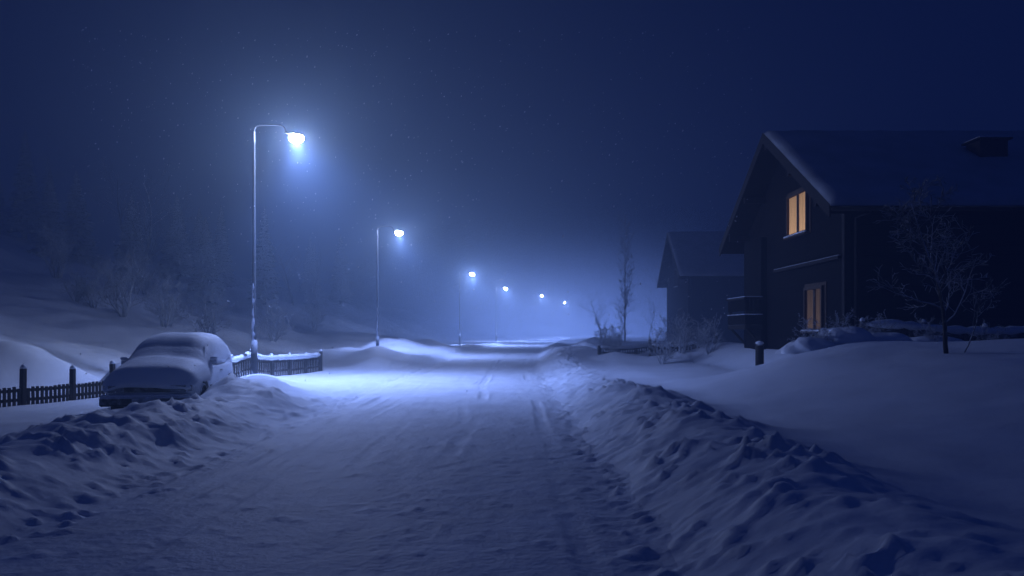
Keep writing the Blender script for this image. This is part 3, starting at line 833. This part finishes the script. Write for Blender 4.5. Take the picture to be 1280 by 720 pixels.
WIDP = [(-2.26, .78), (-2.05, .88), (-1.1, .92), (-.75, .90), (-.4, .84), (0, .83), (1.5, .83), (1.9, .80), (2.22, .78)]
THKP = [(-2.26, .10), (-1.9, .17), (-1.1, .22), (-.85, .17), (-.5, .12), (-.3, .14), (.0, .19), (.7, .23), (1.4, .21), (1.8, .15), (2.1, .10)]
TUCK = [(-2.26, .10), (-1.5, .15), (-.9, .16), (-.6, .22), (-.2, .27), (0, .27), (1.6, .27), (2.0, .12), (2.2, .1)]
nu, ny_ = 49, 110; mb = MB()
for iy, y in enumerate(np.linspace(-2.26, 2.22, ny_)):
    e = max(0, min(1, (y + 2.26) / .48, (2.22 - y) / .25)); endf = math.sqrt(e * (2 - e))
    for u in np.linspace(-1, 1, nu):
        s_ = math.sin(u * math.pi / 2); w = smooth_interp(WIDP, y) * (1 - .09 * (1 - endf))
        q1 = float(fbm(np.array([u * 1.3]), np.array([y * 1.2]), .5, 3, 433)[0])
        x = w * s_ * (1 + .03 * q1)
        f = (1 - abs(s_) ** 4.4) ** .5
        nz = float(fbm(np.array([x]), np.array([y]), .7, 2, 431)[0]) * .04
        tk = interp(TUCK, y) * (1 + .5 * q1)
        z = smooth_interp(TOPP, y) - .08 * s_ * s_ - tk + (interp(THKP, y) + tk + nz) * f * endf
        mb.v.append((x, y, z))
mb.f = [tuple(f) for f in grid_faces(ny_, nu)]
loop = [i for i in range(nu)] + [j * nu + nu - 1 for j in range(1, ny_)] + [(ny_ - 1) * nu + i for i in range(nu - 2, -1, -1)] + [j * nu for j in range(ny_ - 2, 0, -1)]
mb.f.append(tuple(loop))
mb.obj('snow_blanket', M_CAPSNOW, car, True)

# ------------------------------------------------------------------ drifting snowflakes
rng = random.Random(77); mb = MB()
bm = bmesh.new(); bmesh.ops.create_icosphere(bm, subdivisions=1, radius=1); iv = [v.co.copy() for v in bm.verts]; fi = [tuple(v.index for v in f.verts) for f in bm.faces]; bm.free()
for i in range(1300):
    y = rng.uniform(12, 44); x = rng.uniform(-.55, .3) * y; z = rng.uniform(.6, 1.7 + y * .38)
    if z < Hs(x, y) + .1: continue
    r = rng.uniform(.006, .009) * (1 + y / 55); b = len(mb.v); st = rng.uniform(1, 2.0)
    mb.v += [(x + v.x * r + v.z * r * .4, y + v.y * r, z + v.z * r * st) for v in iv]
    mb.f += [tuple(b + k for k in f) for f in fi]
me = bpy.data.meshes.new('snowflakes'); me.from_pydata(mb.v, [], mb.f); me.materials.append(M_FLAKE)
fl = link(bpy.data.objects.new('snowflakes', me)); fl['kind'] = 'stuff'; fl['label'] = 'sparse drifting snowflakes in the night air'; fl['category'] = 'snow'

# ------------------------------------------------------------------ fog
def fog_mat(name, dens, col, emi, es, aniso):
    m = bpy.data.materials.new(name); m.use_nodes = True; nt = m.node_tree; nt.nodes.clear()
    out = nt.nodes.new('ShaderNodeOutputMaterial'); v = nt.nodes.new('ShaderNodeVolumePrincipled')
    v.inputs['Color'].default_value = (*col, 1); v.inputs['Density'].default_value = dens
    v.inputs['Anisotropy'].default_value = aniso
    v.inputs['Emission Strength'].default_value = es; v.inputs['Emission Color'].default_value = (*emi, 1)
    nt.links.new(v.outputs[0], out.inputs['Volume'])
    m.cycles.homogeneous_volume = True
    return m
def fog_tag(o):
    o['kind'] = 'stuff'; o['label'] = 'blue freezing fog with added glow hanging over the street'; o['category'] = 'fog'
o = MB().box(-430, 430, -60, 655, -6, 45).obj('fog', fog_mat('fog', 0.0140, (0.27, 0.36, 0.46), (0.056, 0.150, 1.0), 0.00040, 0.66)); fog_tag(o)  # faint blue emission stands in for ambient light scattered many times in fog
m = bpy.data.materials.new('mist_glow'); m.use_nodes = True; nt = m.node_tree; nt.nodes.clear()  # added ellipsoid of mist; its own emission imitates haze lit by far lamps
N = nt.nodes; L = nt.links
out = N.new('ShaderNodeOutputMaterial'); v = N.new('ShaderNodeVolumePrincipled')
v.inputs['Color'].default_value = (.8, .86, .92, 1); v.inputs['Anisotropy'].default_value = .4
v.inputs['Emission Color'].default_value = (0.20, 0.34, 1.0, 1)
tc = N.new('ShaderNodeTexCoord'); gr = N.new('ShaderNodeTexGradient'); gr.gradient_type = 'QUADRATIC_SPHERE'
L.new(tc.outputs['Object'], gr.inputs['Vector'])
m1 = N.new('ShaderNodeMath'); m1.operation = 'MULTIPLY'; m1.inputs[1].default_value = 0.009
m2 = N.new('ShaderNodeMath'); m2.operation = 'MULTIPLY'; m2.inputs[1].default_value = 0.066
L.new(gr.outputs['Fac'], m1.inputs[0]); L.new(gr.outputs['Fac'], m2.inputs[0])
L.new(m1.outputs[0], v.inputs['Density']); L.new(m2.outputs[0], v.inputs['Emission Strength'])
L.new(v.outputs[0], out.inputs['Volume'])
bm = bmesh.new(); bmesh.ops.create_uvsphere(bm, u_segments=48, v_segments=32, radius=1)
me = bpy.data.meshes.new('fog_glow_bank'); bm.to_mesh(me); bm.free(); me.materials.append(m)
o = bpy.data.objects.new('fog_glow_bank', me); link(o); o.location = (9, 130, 0); o.scale = (36, 86, 18); fog_tag(o)

# ------------------------------------------------------------------ world
w = bpy.data.worlds.new('World'); scene.world = w; w.use_nodes = True
nt = w.node_tree; N = nt.nodes; L = nt.links
bg = N['Background']
tc = N.new('ShaderNodeTexCoord'); sp = N.new('ShaderNodeSeparateXYZ'); L.new(tc.outputs['Generated'], sp.inputs[0])
cr = N.new('ShaderNodeValToRGB')
cr.color_ramp.elements[0].position = 0.0; cr.color_ramp.elements[0].color = (0.0040, 0.0105, 0.068, 1)
cr.color_ramp.elements[1].position = 0.42; cr.color_ramp.elements[1].color = (0.0009, 0.0032, 0.025, 1)
e = cr.color_ramp.elements.new(0.85); e.color = (0.0052, 0.0140, 0.080, 1)
L.new(sp.outputs['Z'], cr.inputs['Fac']); L.new(cr.outputs['Color'], bg.inputs['Color'])
bg.inputs['Strength'].default_value = 1.0

# ------------------------------------------------------------------ camera
cd = bpy.data.cameras.new('camera'); cam = bpy.data.objects.new('camera', cd); link(cam)
cam.location = (0, 0, 1.7); cam.rotation_euler = (math.radians(90), 0, 0)
cd.lens = 28.1; cd.sensor_width = 36; cd.shift_y = 53 / 1280; cd.clip_end = 2000; cd.clip_start = 0.05
scene.camera = cam
